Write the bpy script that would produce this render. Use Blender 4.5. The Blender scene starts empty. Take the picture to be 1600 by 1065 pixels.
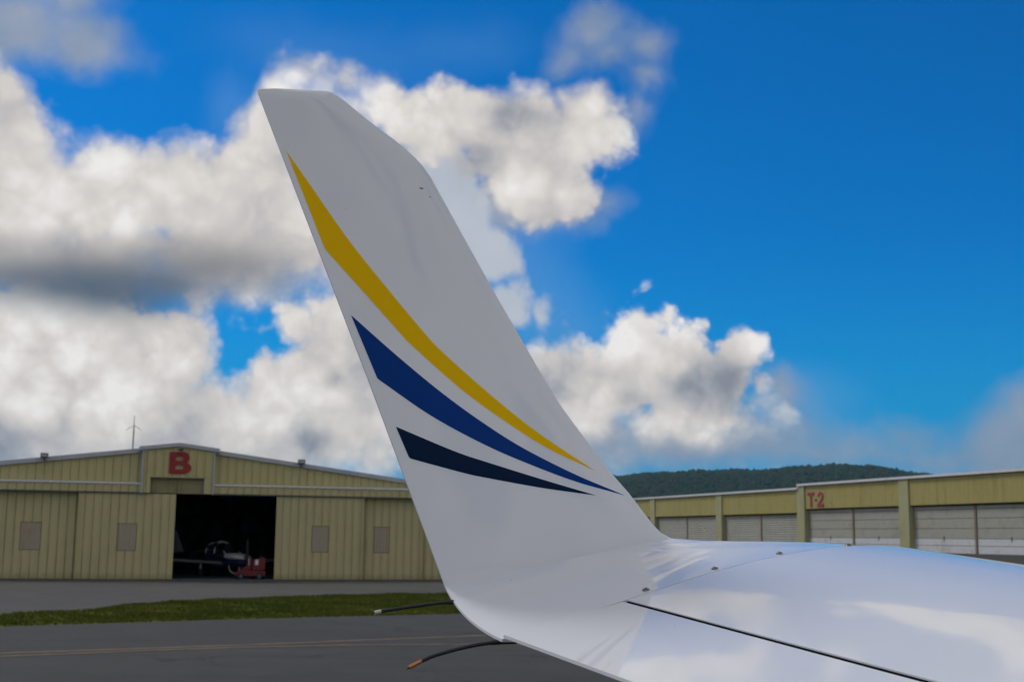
import bpy, bmesh, math, random
import numpy as np
from mathutils import Vector, Matrix
random.seed(7)
rng = np.random.default_rng(7)
scene = bpy.context.scene
rad = math.radians

# ------------------------------------------------------------------ camera
EYE = 2.2
pitch, roll = math.atan(305.5/2000.0), 0.0125
Fv = Vector((0, math.cos(pitch), math.sin(pitch)))
R0 = Vector((1, 0, 0)); U0 = Vector((0, -math.sin(pitch), math.cos(pitch)))
Rv = R0*math.cos(roll)+U0*math.sin(roll); Uv = U0*math.cos(roll)-R0*math.sin(roll)
cam_d = bpy.data.cameras.new("camera"); cam = bpy.data.objects.new("camera", cam_d)
scene.collection.objects.link(cam)
M = Matrix((Rv, Uv, -Fv)).transposed().to_4x4(); M.translation = Vector((0, 0, EYE)); cam.matrix_world = M
cam_d.sensor_width = 36.0; cam_d.lens = 45.0
cam_d.clip_start = 0.05; cam_d.clip_end = 20000
cam_d.dof.use_dof = True; cam_d.dof.focus_distance = 2.08; cam_d.dof.aperture_fstop = 14.0
scene.camera = cam
scene.render.resolution_x, scene.render.resolution_y = 1024, 681

# ------------------------------------------------------------------ exposure, sampling
vs = scene.view_settings
scene.display_settings.display_device = 'sRGB'
vs.view_transform = 'Standard'; vs.look = 'None'; vs.exposure = 0.0; vs.gamma = 1.0; vs.use_curve_mapping = False
scene.render.engine = 'CYCLES'
cy = scene.cycles
cy.use_denoising = True
cy.use_adaptive_sampling = True; cy.adaptive_threshold = 0.02; cy.adaptive_min_samples = 8
cy.max_bounces = 8; cy.diffuse_bounces = 3; cy.glossy_bounces = 4; cy.volume_bounces = 1; cy.transparent_max_bounces = 8
cy.sample_clamp_indirect = 4.0

SUN_AZ, SUN_EL = -62.0, 48.0        # degrees from +Y towards +X, and above the horizon
sun_d = bpy.data.lights.new("sun", 'SUN'); sun = bpy.data.objects.new("sun", sun_d)
scene.collection.objects.link(sun)
sd = Vector((math.sin(rad(SUN_AZ))*math.cos(rad(SUN_EL)), math.cos(rad(SUN_AZ))*math.cos(rad(SUN_EL)), math.sin(rad(SUN_EL))))
sun.rotation_euler = sd.to_track_quat('Z', 'Y').to_euler()
sun_d.energy = 1.2; sun_d.angle = rad(16); sun_d.color = (1.0, 0.97, 0.93)

# ------------------------------------------------------------------ node shorthand
class NT:
    def __init__(s, tree): s.t = tree; s.n = tree.nodes; s.l = tree.links
    def node(s, typ, **kw):
        n = s.n.new(typ)
        for k, v in kw.items(): setattr(n, k, v)
        return n
    def put(s, sock, v):
        if isinstance(v, bpy.types.NodeSocket): s.l.new(v, sock)
        elif v is not None: sock.default_value = v
    def m(s, op, a, b=None, c=None, clamp=False):
        n = s.node('ShaderNodeMath', operation=op, use_clamp=clamp)
        for i, v in enumerate((a, b, c)): s.put(n.inputs[i], v)
        return n.outputs[0]
    def v(s, op, a, b=None, c=None):
        n = s.node('ShaderNodeVectorMath', operation=op)
        for i, v in enumerate((a, b, c)): s.put(n.inputs[i], v)
        return n.outputs['Value'] if op in ('LENGTH', 'DOT_PRODUCT', 'DISTANCE') else n.outputs[0]
    def noise(s, vec, scale, detail=4, rough=.5, dist=0, color=False):
        n = s.node('ShaderNodeTexNoise')
        s.put(n.inputs['Vector'], vec); n.inputs['Scale'].default_value = scale
        n.inputs['Detail'].default_value = detail; n.inputs['Roughness'].default_value = rough
        n.inputs['Distortion'].default_value = dist
        return n.outputs['Color' if color else 'Fac']
    def voro(s, vec, scale, detail=0, rough=.5, feature='F1', smooth=None, color=False):
        n = s.node('ShaderNodeTexVoronoi', feature=feature)
        s.put(n.inputs['Vector'], vec); n.inputs['Scale'].default_value = scale
        if 'Detail' in n.inputs: n.inputs['Detail'].default_value = detail; n.inputs['Roughness'].default_value = rough
        if smooth is not None: n.inputs['Smoothness'].default_value = smooth
        return n.outputs['Color' if color else 'Distance']
    def sstep(s, x, a, b, lo=0., hi=1.):
        n = s.node('ShaderNodeMapRange', interpolation_type='SMOOTHSTEP')
        for i, v in enumerate((x, a, b, lo, hi)): s.put(n.inputs[i], v)
        return n.outputs[0]
    def lin(s, x, a, b, lo=0., hi=1.):
        n = s.node('ShaderNodeMapRange')
        for i, v in enumerate((x, a, b, lo, hi)): s.put(n.inputs[i], v)
        return n.outputs[0]
    def mix(s, f, a, b, mode='MIX'):
        n = s.node('ShaderNodeMix', data_type='RGBA', blend_type=mode)
        s.put(n.inputs['Factor'], f)
        for k, v in ((6, a), (7, b)):
            if isinstance(v, tuple) and len(v) == 3: v = v+(1,)
            s.put(n.inputs[k], v)
        return n.outputs[2]
    def ramp(s, f, stops):
        n = s.node('ShaderNodeValToRGB'); r = n.color_ramp
        while len(r.elements) < len(stops): r.elements.new(.5)
        for e, (p, c) in zip(r.elements, stops): e.position = p; e.color = tuple(c)+(1,)
        s.put(n.inputs[0], f); return n.outputs[0]

# ------------------------------------------------------------------ sky: Nishita blue with cumulus banks set by azimuth / elevation
world = bpy.data.worlds.new("World"); scene.world = world; world.use_nodes = True
g = NT(world.node_tree); g.n.clear()
tc = g.node('ShaderNodeTexCoord'); D = tc.outputs['Generated']
sx = g.node('ShaderNodeSeparateXYZ'); g.l.new(D, sx.inputs[0])
az = g.m('MULTIPLY', g.m('ARCTAN2', sx.outputs[0], sx.outputs[1]), 57.29578)
el = g.m('MULTIPLY', g.m('ARCSINE', sx.outputs[2]), 57.29578)
cx = g.node('ShaderNodeCombineXYZ'); g.put(cx.inputs[0], az); g.put(cx.inputs[1], el); P = cx.outputs[0]
sky = g.node('ShaderNodeTexSky', sky_type='NISHITA', sun_disc=False)
sky.sun_elevation = rad(SUN_EL); sky.sun_rotation = rad(SUN_AZ)
sky.air_density = 1.0; sky.dust_density = 0.3; sky.ozone_density = 1.5
BG = 0.1

def warp(scale, amp, detail=8, rough=.58):
    w = g.noise(D, scale, detail, rough, color=True)
    w = g.v('SUBTRACT', w, (.5, .5, .5)); w = g.v('MULTIPLY', w, (amp, amp, 0))
    return g.v('ADD', P, w)

def q_of(p, b):
    cxx, cyy, rx, ry = b[:4]
    return g.v('LENGTH', g.v('MULTIPLY_ADD', p, (1/rx, 1/ry, 0), (-cxx/rx, -cyy/ry, 0)))

def field(p, blobs, k=.5):
    """signed depth in degrees inside the union of ellipses"""
    f = None
    for b in blobs:
        r = min(b[2], b[3])
        s = g.m('MULTIPLY_ADD', q_of(p, b), -r, r)
        f = s if f is None else g.m('SMOOTH_MAX', f, s, k)
    return f

def tones(p, base, spots):
    t = base
    for b in spots:
        s = g.sstep(q_of(p, b), 1.0, 0.0, 0.0, b[4])
        t = g.m('ADD', t, s)
    return t

wp = warp(8, 3.3, 9, .56)          # cumulus outlines
wf = warp(7, 3.5, 8, .55)
ws = warp(6, 4.6, 6, .6)          # ragged, softer outlines
wt = warp(5, 3.0, 4, .5)          # tone patches
jog = g.v('MULTIPLY', g.v('SUBTRACT', g.noise(D, 24, 3, .5, color=True), (.5,.5,.5)), (.022,.022,.022))
bil = g.voro(g.v('ADD', D, jog), 27, 3, .5, 'SMOOTH_F1', .35)
fine = g.noise(D, 55, 5, .58)
puff = g.m('MULTIPLY', g.m('SUBTRACT', 1.12, bil), 1.4)
edge = g.m('ADD', puff, g.m('MULTIPLY', g.m('SUBTRACT', fine, .5), .9))
# light from the upper left: relief from the difference of two looks at the same noise
n1 = g.noise(D, 10, 5, .52)
n2 = g.noise(g.v('ADD', D, (-.014, 0, .022)), 10, 5, .52)
relief = g.m('MULTIPLY', g.m('SUBTRACT', n1, n2), .85)
lump = g.m('MULTIPLY', g.m('SUBTRACT', g.m('ADD', g.m('MULTIPLY', n1, .6), g.m('MULTIPLY', g.m('SUBTRACT', 1.1, bil), .9)), .5), .44)
# clouds outside the picture: broken cumulus all round
wob = g.m('MULTIPLY', g.m('SUBTRACT', g.noise(D, 5, 5, .55), .5), 34)
out = g.m('MAXIMUM', g.sstep(g.m('ADD', g.m('ABSOLUTE', az), g.m('MAXIMUM', -99.0, g.m('MINIMUM', wob, 0.5))), 24.5, 38), g.sstep(g.m('ADD', el, g.m('MINIMUM', wob, 0.5)), 24.0, 28.5))
gen = g.m('MULTIPLY', g.m('SUBTRACT', g.noise(g.v('ADD', D, (.35, .1, 0)), 2.6, 7, .55), .41), 30)
gen = g.m('ADD', gen, g.m('MULTIPLY', g.m('SUBTRACT', out, 1), 20))

# azimuth, elevation, half width, half height (degrees) of each cumulus lobe
FRONT = [  # left column and the big left cumulus, the crest behind the fin tip, the cloud right of the fin
  (-24.1, 16.4, 3.88, 3.15), (-22.4, 17.2, 1.80, 1.15), (-20.9, 13.6, 4.42, 2.86), (-18.0, 14.1, 3.54, 2.52), (-15.9, 14.3, 3.25, 2.29), (-13.6, 13.9, 3.25, 2.58),
  (-20.0, 11.5, 5.55, 1.89), (-15.5, 12.0, 4.98, 1.49), (-11.2, 15.2, 2.67, 3.15), (-11.6, 12.9, 2.94, 1.78), (-18.9, 11.1, 8.17, 1.49), (-13.5, 12.0, 4.39, 1.43), (-9.37, 13.2, 2.65, 1.89),
  (-10.7, 17.7, 2.26, 2.01), (-9.91, 19.5, 1.52, 1.03), (-8.15, 19.5, 1.82, 1.03), (-6.07, 18.7, 1.81, 1.32), (-8.90, 16.2, 2.68, 3.44), (-4.87, 18.0, 1.81, 1.72), (-7.01, 11.4, 1.75, 2.01),
  (-2.07, 18.9, 2.12, 1.43), (0.46, 18.9, 2.12, 1.32), (2.55, 18.1, 2.26, 2.01), (3.59, 17.7, 1.32, 1.26), (-0.11, 17.0, 3.00, 1.89), (1.39, 15.3, 2.38, 1.43), (-3.10, 18.3, 1.81, 1.43),
]
FSPOT = [  # tone patches of the front clouds, last number lighter (+) or darker (-)
  (-18.9, 10.8, 9.33, 2.58, -0.26), (-13.3, 11.7, 6.44, 2.01, -0.16), (-18.6, 14.3, 5.91, 2.29, 0.12), (-20.9, 14.4, 2.66, 1.72, 0.08),
  (-9.90, 19.4, 2.13, 1.43, 0.25), (-7.25, 18.7, 2.72, 1.72, 0.1), (-11.1, 14.1, 2.66, 2.86, -0.1), (-8.35, 16.7, 3.59, 2.58, -0.06),
  (-2.53, 19.5, 1.82, 1.43, 0.12), (-0.13, 18.3, 2.87, 1.32, -0.34), (3.59, 18.3, 1.66, 2.29, 0.14), (1.39, 15.3, 2.67, 1.60, 0.06), (-1.87, 16.1, 1.79, 1.72, -0.14), (1.70, 13.9, 4.43, 1.26, -0.22),
]
BACK = [  # lower left bank, centre left bank, cumulus above the ridge
  (-20.5, 7.16, 4.62, 3.21), (-16.0, 7.40, 3.47, 2.58), (-14.5, 8.44, 1.91, 1.72), (-18.0, 4.30, 9.48, 3.44), (-15.3, 2.89, 12.9, 2.01), (-14.0, 4.99, 1.61, 2.58), (-19.0, 8.73, 6.67, 1.32), (5.49, 9.50, 1.16, 0.86), (7.77, 7.92, 1.74, 1.15), (2.05, 5.63, 2.59, 2.58), (9.99, 5.37, 2.30, 1.43),
  (-9.01, 9.05, 1.16, 1.20), (-7.99, 6.59, 2.65, 3.15), (-6.93, 8.89, 2.32, 2.01), (-9.94, 5.96, 2.25, 1.83), (-9.31, 4.01, 3.45, 2.01), (-5.41, 5.52, 2.88, 2.58), (-10.7, 6.79, 1.04, 1.32), (-6.35, 3.79, 3.16, 1.72),
  (5.35, 8.84, 1.68, 1.49), (5.92, 7.79, 1.62, 1.32), (2.90, 7.64, 1.56, 1.20), (4.34, 6.50, 3.32, 1.89), (8.05, 6.79, 3.17, 1.83), (10.0, 7.56, 1.56, 1.38), (11.1, 7.10, 0.69, 0.69),
  (3.49, 4.79, 3.45, 1.83), (7.46, 4.66, 4.60, 1.66), (1.76, 6.48, 1.73, 2.29),
]
BSPOT = [
  (-20.5, 7.16, 5.77, 2.72, 0.1), (-15.5, 6.60, 3.46, 2.29, 0.12), (-22.0, 3.61, 2.58, 1.72, -0.5), (-13.1, 2.53, 12.0, 1.43, -0.2), (-14.0, 3.89, 3.45, 1.43, -0.12), (-9.02, 3.74, 4.88, 1.60, -0.34), (-9.09, 5.71, 2.59, 1.60, 0.12), (-8.65, 9.12, 1.74, 1.43, 0.08), (-5.72, 6.65, 2.31, 3.72, -0.22), (-8.22, 6.58, 0.75, 0.63, -0.26),
  (5.35, 9.13, 2.61, 2.01, 0.3), (9.17, 6.92, 3.61, 2.18, -0.6), (2.91, 6.78, 1.73, 1.15, -0.14), (7.47, 5.23, 3.45, 0.80, 0.1), (2.62, 5.63, 2.59, 1.43, 0.06), (2.33, 7.35, 2.31, 1.43, -0.16), (9.14, 3.62, 6.60, 1.15, -0.4), (5.77, 6.28, 1.73, 0.86, -0.22), (4.06, 3.94, 3.45, 1.15, -0.22),
]
SOFT = [  # thin ragged cloud and low haze banks
  (-22.2, 20.5, 3.36, 1.78), (-19.5, 20.3, 2.14, 1.43), (-18.7, 19.8, 1.83, 0.63), (-19.9, 22.1, 1.86, 1.43),
  (3.87, 22.4, 1.55, 1.15), (5.97, 22.0, 1.24, 0.97), (2.98, 21.2, 1.23, 0.97), (5.96, 20.6, 0.80, 0.86), (4.62, 21.4, 1.54, 0.86), (5.45, 18.8, 0.30, 0.63),
  (-0.38, 15.0, 2.52, 2.15), (3.75, 14.7, 1.78, 0.74), (2.28, 14.5, 1.78, 0.86), (-11.6, 11.5, 2.63, 1.43),
  (8.58, 3.79, 6.03, 1.55), (12.4, 3.51, 6.89, 0.86), (17.3, 3.61, 7.46, 0.86), (2.92, 3.93, 4.59, 1.72), (11.8, 6.14, 0.98, 1.15), (12.5, 3.96, 2.01, 0.52),
  (14.9, 3.95, 2.58, 0.63), (17.3, 4.21, 2.59, 0.80), (17.9, 4.69, 1.09, 0.57), (19.3, 3.51, 3.44, 0.92), (21.6, 4.15, 3.16, 1.89), (23.1, 4.91, 2.59, 2.18), (6.89, 3.39, 8.61, 0.97), (4.63, 3.38, 4.59, 1.15),
  (-9.08, 20.6, 1.10, 0.40),
]
VEIL = [ (-0.04, 11.6, 3.80, 4.30, 0.3), (2.31, 9.64, 3.20, 3.15, 0.22), (-8.51, 21.1, 7.98, 2.29, 0.16), (-1.98, 21.9, 4.02, 1.72, 0.12), (12.5, 5.63, 3.74, 2.58, 0.25), (-10.1, 11.0, 2.63, 1.43, 0.3), (-12.7, 18.6, 1.81, 1.72, 0.25) ]
PALE = [  # smooth pale cloud behind the leading edge
  (-3.04, 15.5, 1.78, 1.43), (-3.01, 14.0, 2.07, 2.01), (-2.28, 14.1, 1.54, 1.49), (-1.45, 12.5, 1.53, 1.38), (-3.65, 16.4, 1.79, 1.72), (-2.97, 12.4, 2.35, 2.29), (-0.31, 10.2, 1.11, 0.97), (1.09, 9.48, 0.38, 0.63), (-0.01, 9.62, 0.64, 0.74), (0.56, 10.7, 0.26, 0.40),
]
RAMP = [(0, (.085, .120, .165)), (.22, (.18, .21, .26)), (.45, (.38, .385, .42)), (.62, (.545, .525, .52)), (.8, (.70, .66, .625)), (1, (.87, .85, .83))]
# blue
base = g.mix(1.0, sky.outputs[0], (.012*BG, .48*BG, .99*BG), 'MULTIPLY')
base = g.mix(g.sstep(el, 14, -2), base, (.014, .285, .58))
v = tones(ws, 0.0, VEIL)
base = g.mix(g.m('MINIMUM', v, .8), base, (.19, .36, .66))
# soft layer
sS = g.m('ADD', field(ws, SOFT, .6), g.m('MULTIPLY', g.m('SUBTRACT', g.noise(D, 18, 6, .58), .5), 2.0))
aS = g.sstep(sS, -.5, 1.3, 0, .92)
tS = g.m('ADD', g.m('ADD', .48, g.m('MULTIPLY', relief, 1.0)), g.sstep(el, 9, 2, 0, -.10))
cS = g.ramp(tS, [(0, (.15, .21, .31)), (.45, (.27, .33, .43)), (.8, (.46, .47, .54)), (1, (.6, .6, .64))])
col = g.mix(aS, base, cS)
# pale layer
sP = g.m('ADD', field(warp(11, 3.4, 7, .56), PALE, .3), g.m('MULTIPLY', puff, .5))
cP = g.mix(g.noise(D, 14, 4, .5), (.38, .43, .52), (.55, .59, .65))
col = g.mix(g.sstep(sP, -.25, .45), col, cP)
# cumulus, back then front
sB = g.m('ADD', field(wp, BACK, .5), edge)
t = g.m('ADD', tones(wt, .80, BSPOT), g.m('ADD', relief, lump))
t = g.m('ADD', t, g.sstep(sB, 1.6, .2, 0, .08))
col = g.mix(g.sstep(sB, -.15, g.m('ADD', g.sstep(g.noise(D, 7, 2, .5), .4, .65, .45, 1.1), g.m('MULTIPLY', g.sstep(el, 6.5, 3.5, 0, 2.2), g.sstep(az, -2, 3, .25, 1)))), col, g.ramp(t, RAMP))
sF = g.m('MAXIMUM', g.m('ADD', field(wf, FRONT, .7), g.m('MULTIPLY', edge, .85)), gen)
t = g.m('ADD', tones(wt, .78, FSPOT), g.m('ADD', g.m('MULTIPLY', relief, .8), g.m('MULTIPLY', lump, .8)))
t = g.m('ADD', t, g.m('MULTIPLY', out, g.sstep(gen, 1, 7, 0, -.58)))  # unseen clouds toned darker to cut their light on the winglet and walls
softw = g.m('ADD', g.sstep(g.noise(D, 6, 2, .5), .4, .65, .5, 1.5), g.sstep(el, 12.5, 10.5, 0, .7))
col = g.mix(g.sstep(sF, -.25, softw), col, g.ramp(t, RAMP))
# slate underside of the big cumulus
BASE = [(-19.1, 10.9, 6.71, 1.89), (-13.5, 11.6, 5.56, 1.49), (-17.5, 10.3, 4.37, 1.43), (-21.7, 11.0, 2.63, 1.49), (-15.1, 10.8, 3.79, 1.32)]
sU = g.m('ADD', field(wt, BASE, .7), g.m('MULTIPLY', g.m('SUBTRACT', n1, .5), .8))
dk = g.sstep(q_of(wt, (-17.8, 9.99, 7.85, 2.41)), 1.1, .15)
cU = g.mix(dk, g.mix(g.sstep(q_of(wt, (-19.5, 12.4, 12.3, 1.72)), 1, .3), (.25, .25, .27), (.36, .34, .33)), (.092, .125, .175))
col = g.mix(g.sstep(sU, -.3, 1.5, 0, .96), col, cU)
# haze towards the horizon
col = g.mix(g.sstep(el, 4.5, -1, 0, .55), col, (.33, .40, .50))
col = g.v('SCALE', col); col.node.inputs['Scale'].default_value = 1/BG
bgn = g.node('ShaderNodeBackground'); bgn.inputs['Strength'].default_value = BG
g.l.new(col, bgn.inputs[0])
wo = g.node('ShaderNodeOutputWorld'); g.l.new(bgn.outputs[0], wo.inputs[0])
world.cycles.sampling_method = 'MANUAL'; world.cycles.sample_map_resolution = 512


# ------------------------------------------------------------------ object helpers
COL = scene.collection
def tag(o, label=None, cat=None, group=None, kind=None):
    for k, v in (('label', label), ('category', cat), ('group', group), ('kind', kind)):
        if v: o[k] = v
    return o
def empty(name, loc=(0, 0, 0), rz=0.0, parent=None):
    o = bpy.data.objects.new(name, None); COL.objects.link(o); o.location = loc; o.rotation_euler.z = rz
    o.empty_display_size = .3
    if parent: o.parent = parent
    return o
def obj(name, me, parent=None, loc=None, rot=None):
    o = bpy.data.objects.new(name, me); COL.objects.link(o)
    if parent: o.parent = parent
    if loc is not None: o.location = loc
    if rot is not None: o.rotation_euler = rot
    return o
def mk(name, verts, faces, mat=None, parent=None, smooth=False, sharp=None):
    me = bpy.data.meshes.new(name); me.from_pydata([tuple(map(float, v)) for v in verts], [], faces); me.update()
    if mat: me.materials.append(mat)
    if smooth:
        me.polygons.foreach_set('use_smooth', [True]*len(me.polygons))
        if sharp: me.set_sharp_from_angle(angle=rad(sharp))
    return obj(name, me, parent)

class MB:
    """collects simple solids into one mesh"""
    def __init__(s): s.v = []; s.f = []; s.sm = False
    def add(s, vs, fs):
        n = len(s.v); s.v += [tuple(v) for v in vs]; s.f += [tuple(i+n for i in f) for f in fs]; return s
    def box(s, x0, x1, y0, y1, z0, z1):
        vs = [(x, y, z) for z in (z0, z1) for y in (y0, y1) for x in (x0, x1)]
        return s.add(vs, [(0, 2, 3, 1), (4, 5, 7, 6), (0, 1, 5, 4), (2, 6, 7, 3), (0, 4, 6, 2), (1, 3, 7, 5)])
    def prism(s, poly, y0, y1):
        """polygon in x,z swept along y"""
        n = len(poly)
        vs = [(x, y0, z) for x, z in poly]+[(x, y1, z) for x, z in poly]
        fs = [tuple(range(n)), tuple(reversed(range(n, 2*n)))]+[(i, i+n, (i+1) % n+n, (i+1) % n) for i in range(n)]
        return s.add(vs, fs)
    def tube(s, pts, r, n=10, cap=True):
        pts = [Vector(p) for p in pts]; rs = r if isinstance(r, (list, tuple)) else [r]*len(pts)
        rings = []; base = len(s.v); up = Vector((0, 0, 1))
        for i, p in enumerate(pts):
            d = (pts[min(i+1, len(pts)-1)]-pts[max(i-1, 0)]).normalized()
            if abs(d.dot(up)) > .95: up = Vector((1, 0, 0))
            a = d.cross(up).normalized(); b = d.cross(a).normalized()
            for k in range(n):
                t = 2*math.pi*k/n; s.v.append(tuple(p+(a*math.cos(t)+b*math.sin(t))*rs[i]))
        for i in range(len(pts)-1):
            for k in range(n):
                q = base+i*n; s.f.append((q+k, q+(k+1) % n, q+n+(k+1) % n, q+n+k))
        if cap:
            s.f.append(tuple(base+k for k in range(n))); q = base+(len(pts)-1)*n; s.f.append(tuple(q+n-1-k for k in range(n)))
        return s
    def lathe(s, prof, center, axis='z', n=16):
        """profile of (radius, height) turned about an axis"""
        c = Vector(center); base = len(s.v)
        for r, h in prof:
            for k in range(n):
                t = 2*math.pi*k/n; a, b = r*math.cos(t), r*math.sin(t)
                s.v.append(tuple(c+Vector({'z': (a, b, h), 'y': (a, h, b), 'x': (h, a, b)}[axis])))
        for i in range(len(prof)-1):
            for k in range(n):
                q = base+i*n; s.f.append((q+k, q+(k+1) % n, q+n+(k+1) % n, q+n+k))
        return s
    def build(s, name, mat, parent=None, smooth=False, sharp=35, bevel=0):
        o = mk(name, s.v, s.f, mat, parent, smooth, sharp)
        if bevel:
            m = o.modifiers.new('bevel', 'BEVEL'); m.width = bevel; m.segments = 2; m.limit_method = 'ANGLE'
        return o

def interp(x, xs, ys): return float(np.interp(x, xs, ys))

# ------------------------------------------------------------------ materials
def pmat(name, col=(.5, .5, .5), rough=.5, metal=0.0, spec=None, coat=0.0, fn=None):
    m = bpy.data.materials.new(name); m.use_nodes = True; t = NT(m.node_tree)
    b = t.n['Principled BSDF']; b.inputs['Base Color'].default_value = tuple(col)+(1,)
    b.inputs['Roughness'].default_value = rough; b.inputs['Metallic'].default_value = metal
    if spec is not None: b.inputs['Specular IOR Level'].default_value = spec
    b.inputs['Coat Weight'].default_value = coat; b.inputs['Coat Roughness'].default_value = .04
    if fn: fn(t, b)
    return m
def coords(t): return t.node('ShaderNodeTexCoord').outputs['Object']
def bump(t, b, h, strength=.3, dist=.01):
    n = t.node('ShaderNodeBump'); n.inputs['Strength'].default_value = strength; n.inputs['Distance'].default_value = dist
    t.l.new(h, n.inputs['Height']); t.l.new(n.outputs[0], b.inputs['Normal'])
def dirty(col, dark, scale=1.5, amt=.6, vert=True, rib_shade=False, zdirt=None):
    """painted sheet with streaks running down, faint mottling, grime near its foot and optional painted rib shading"""
    def fn(t, b):
        P = coords(t)
        m = t.node('ShaderNodeMapping'); t.l.new(P, m.inputs[0]); m.inputs['Scale'].default_value = (1, 1, .12 if vert else 1)
        st = t.noise(m.outputs[0], scale*3.0, 5, .6); mo = t.noise(P, scale*.6, 6, .62)
        f = t.m('ADD', t.sstep(st, .46, .78, 0, amt), t.sstep(mo, .48, .78, 0, amt*.7))
        if zdirt:
            s = t.node('ShaderNodeSeparateXYZ'); t.l.new(P, s.inputs[0])
            z = t.m('ADD', s.outputs[2], t.m('MULTIPLY', t.noise(P, 4, 5, .6), -.35))
            f = t.m('ADD', f, t.sstep(z, zdirt, zdirt-.35, 0, .55))
        c = t.mix(t.m('MINIMUM', f, 1), col, dark)
        c = t.mix(t.noise(P, scale*9, 4, .6), c, t.mix(.5, c, tuple(min(1, x*1.15) for x in col)))
        if rib_shade:  # shade painted into the colour as a dark line along one side of each rib
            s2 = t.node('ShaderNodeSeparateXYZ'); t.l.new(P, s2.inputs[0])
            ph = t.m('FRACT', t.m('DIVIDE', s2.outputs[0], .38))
            shade_ln = t.m('MULTIPLY', t.sstep(t.m('ABSOLUTE', t.m('SUBTRACT', ph, .14)), .09, .03), t.sstep(mo, .3, .6, 0.25, .55))
            c = t.mix(shade_ln, c, tuple(x*.5 for x in dark))
        t.l.new(c, b.inputs['Base Color'])
        t.l.new(t.lin(mo, .3, .7, .45, .7), b.inputs['Roughness'])
    return fn
def speck(t, P, scale, r):
    return t.m('LESS_THAN', t.voro(P, scale), r)

M = {}
def paint_fn(col):
    def fn(t, b):
        P = coords(t)
        film = t.noise(P, 5, 6, .6)
        c = t.mix(t.sstep(film, .45, .75, 0, .10), col, tuple(x*.82 for x in col))
        sp = t.m('MULTIPLY', speck(t, P, 21, .022), t.m('GREATER_THAN', t.noise(P, 3.1, 2), .5))
        c = t.mix(t.m('MULTIPLY', sp, .75), c, (.12, .09, .07))
        t.l.new(c, b.inputs['Base Color'])
        t.l.new(t.lin(t.noise(P, 11, 5, .6), .3, .75, .02, .07), b.inputs['Roughness'])
        bump(t, b, t.noise(P, 34, 2, .5), .05, .0006)
    return fn
M['white'] = pmat('aircraft_white', (.80, .81, .82), .1, spec=.42, fn=paint_fn((.80, .82, .86)))
M['yellow'] = pmat('stripe_yellow', (.92, .545, .002), .35, spec=.05)
M['blue'] = pmat('stripe_blue', (.002, .045, .24), .35, spec=.06)
M['navy'] = pmat('stripe_navy', (.002, .016, .055), .35, spec=.06)
M['cove'] = pmat('gap_black', (.006, .006, .007), .8, spec=.1)
M['edge'] = pmat('edge_primer', (.32, .28, .26), .5)
M['screw'] = pmat('screw_steel', (.22, .20, .18), .32, metal=1.0)
M['rubber'] = pmat('black_rubber', (.012, .012, .013), .45)
M['wicktip_white'] = pmat('tip_offwhite', (.62, .60, .52), .5)
M['wicktip_copper'] = pmat('tip_copper', (.55, .22, .09), .35, metal=.7)
M['chip'] = pmat('chip_brown', (.10, .06, .045), .6)
TAN = (.54, .48, .25)
M['tan'] = pmat('tan_sheet', TAN, .5, fn=dirty(TAN, (.20, .19, .09), 1.2, .22, rib_shade=True, zdirt=.25))
M['tan_top'] = pmat('tan_sheet_upper', TAN, .5, fn=dirty((.54, .48, .235), (.26, .23, .08), 1.0, .26, rib_shade=True))
M['tan_old'] = pmat('tan_board', (.3, .27, .12), .6, fn=dirty((.29, .26, .115), (.10, .09, .05), 1.4, .9))
M['trim'] = pmat('trim_pale', (.46, .48, .53), .4, fn=dirty((.46, .48, .53), (.25, .26, .28), 1.2, .5))
M['white_trim2'] = pmat('ledge_white', (.72, .74, .76), .4, fn=dirty((.72, .74, .76), (.3, .3, .28), 2.5, .5))
M['trim_dark'] = pmat('trim_dark', (.10, .105, .11), .5)
M['fibre'] = pmat('fibreglass', (.30, .27, .22), .55, fn=dirty((.40, .35, .27), (.38, .26, .10), 1.3, .9))
M['roof'] = pmat('roof_metal', (.42, .44, .47), .4, fn=dirty((.42, .44, .47), (.25, .25, .26), .6, .5, vert=False))
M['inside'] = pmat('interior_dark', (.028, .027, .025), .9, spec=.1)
M['floor'] = pmat('hangar_floor', (.10, .10, .10), .7, fn=dirty((.10, .10, .098), (.05, .05, .05), .5, .8, vert=False))
M['red'] = pmat('sign_red', (.30, .015, .022), .5, fn=dirty((.31, .016, .024), (.22, .03, .03), 3, .5))
M['red_old'] = pmat('sign_red_faded', (.34, .035, .07), .6, fn=dirty((.36, .035, .075), (.20, .10, .07), 3, .9))
M['dash'] = pmat('dash_olive', (.10, .09, .03), .6)
M['mast'] = pmat('mast_grey', (.42, .45, .52), .6)
M['lamp'] = pmat('lamp_grey', (.11, .12, .13), .45)
M['lens'] = pmat('lamp_glass', (.35, .37, .38), .15)
FAS = (.42, .355, .115)
M['mustard'] = pmat('mustard_sheet', FAS, .55, fn=dirty(FAS, (.18, .15, .05), .9, .55))
M['column'] = pmat('column_cream', (.46, .44, .24), .55, fn=dirty((.43, .41, .225), (.20, .18, .09), .8, .6))
M['white_trim'] = pmat('roof_edge_white', (.72, .73, .75), .4, fn=dirty((.72, .73, .75), (.42, .42, .42), .7, .5, vert=False))
M['door_grey'] = pmat('door_grey', (.36, .365, .325), .5, fn=dirty((.42, .41, .35), (.25, .24, .19), .7, .6, vert=False))
M['door_white'] = pmat('door_white', (.62, .64, .66), .45, fn=dirty((.66, .68, .70), (.34, .26, .23), .9, .6, vert=False))
M['rust'] = pmat('rusty_post', (.20, .12, .07), .75, fn=dirty((.24, .19, .13), (.18, .07, .03), 1.5, 1.0))
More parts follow.
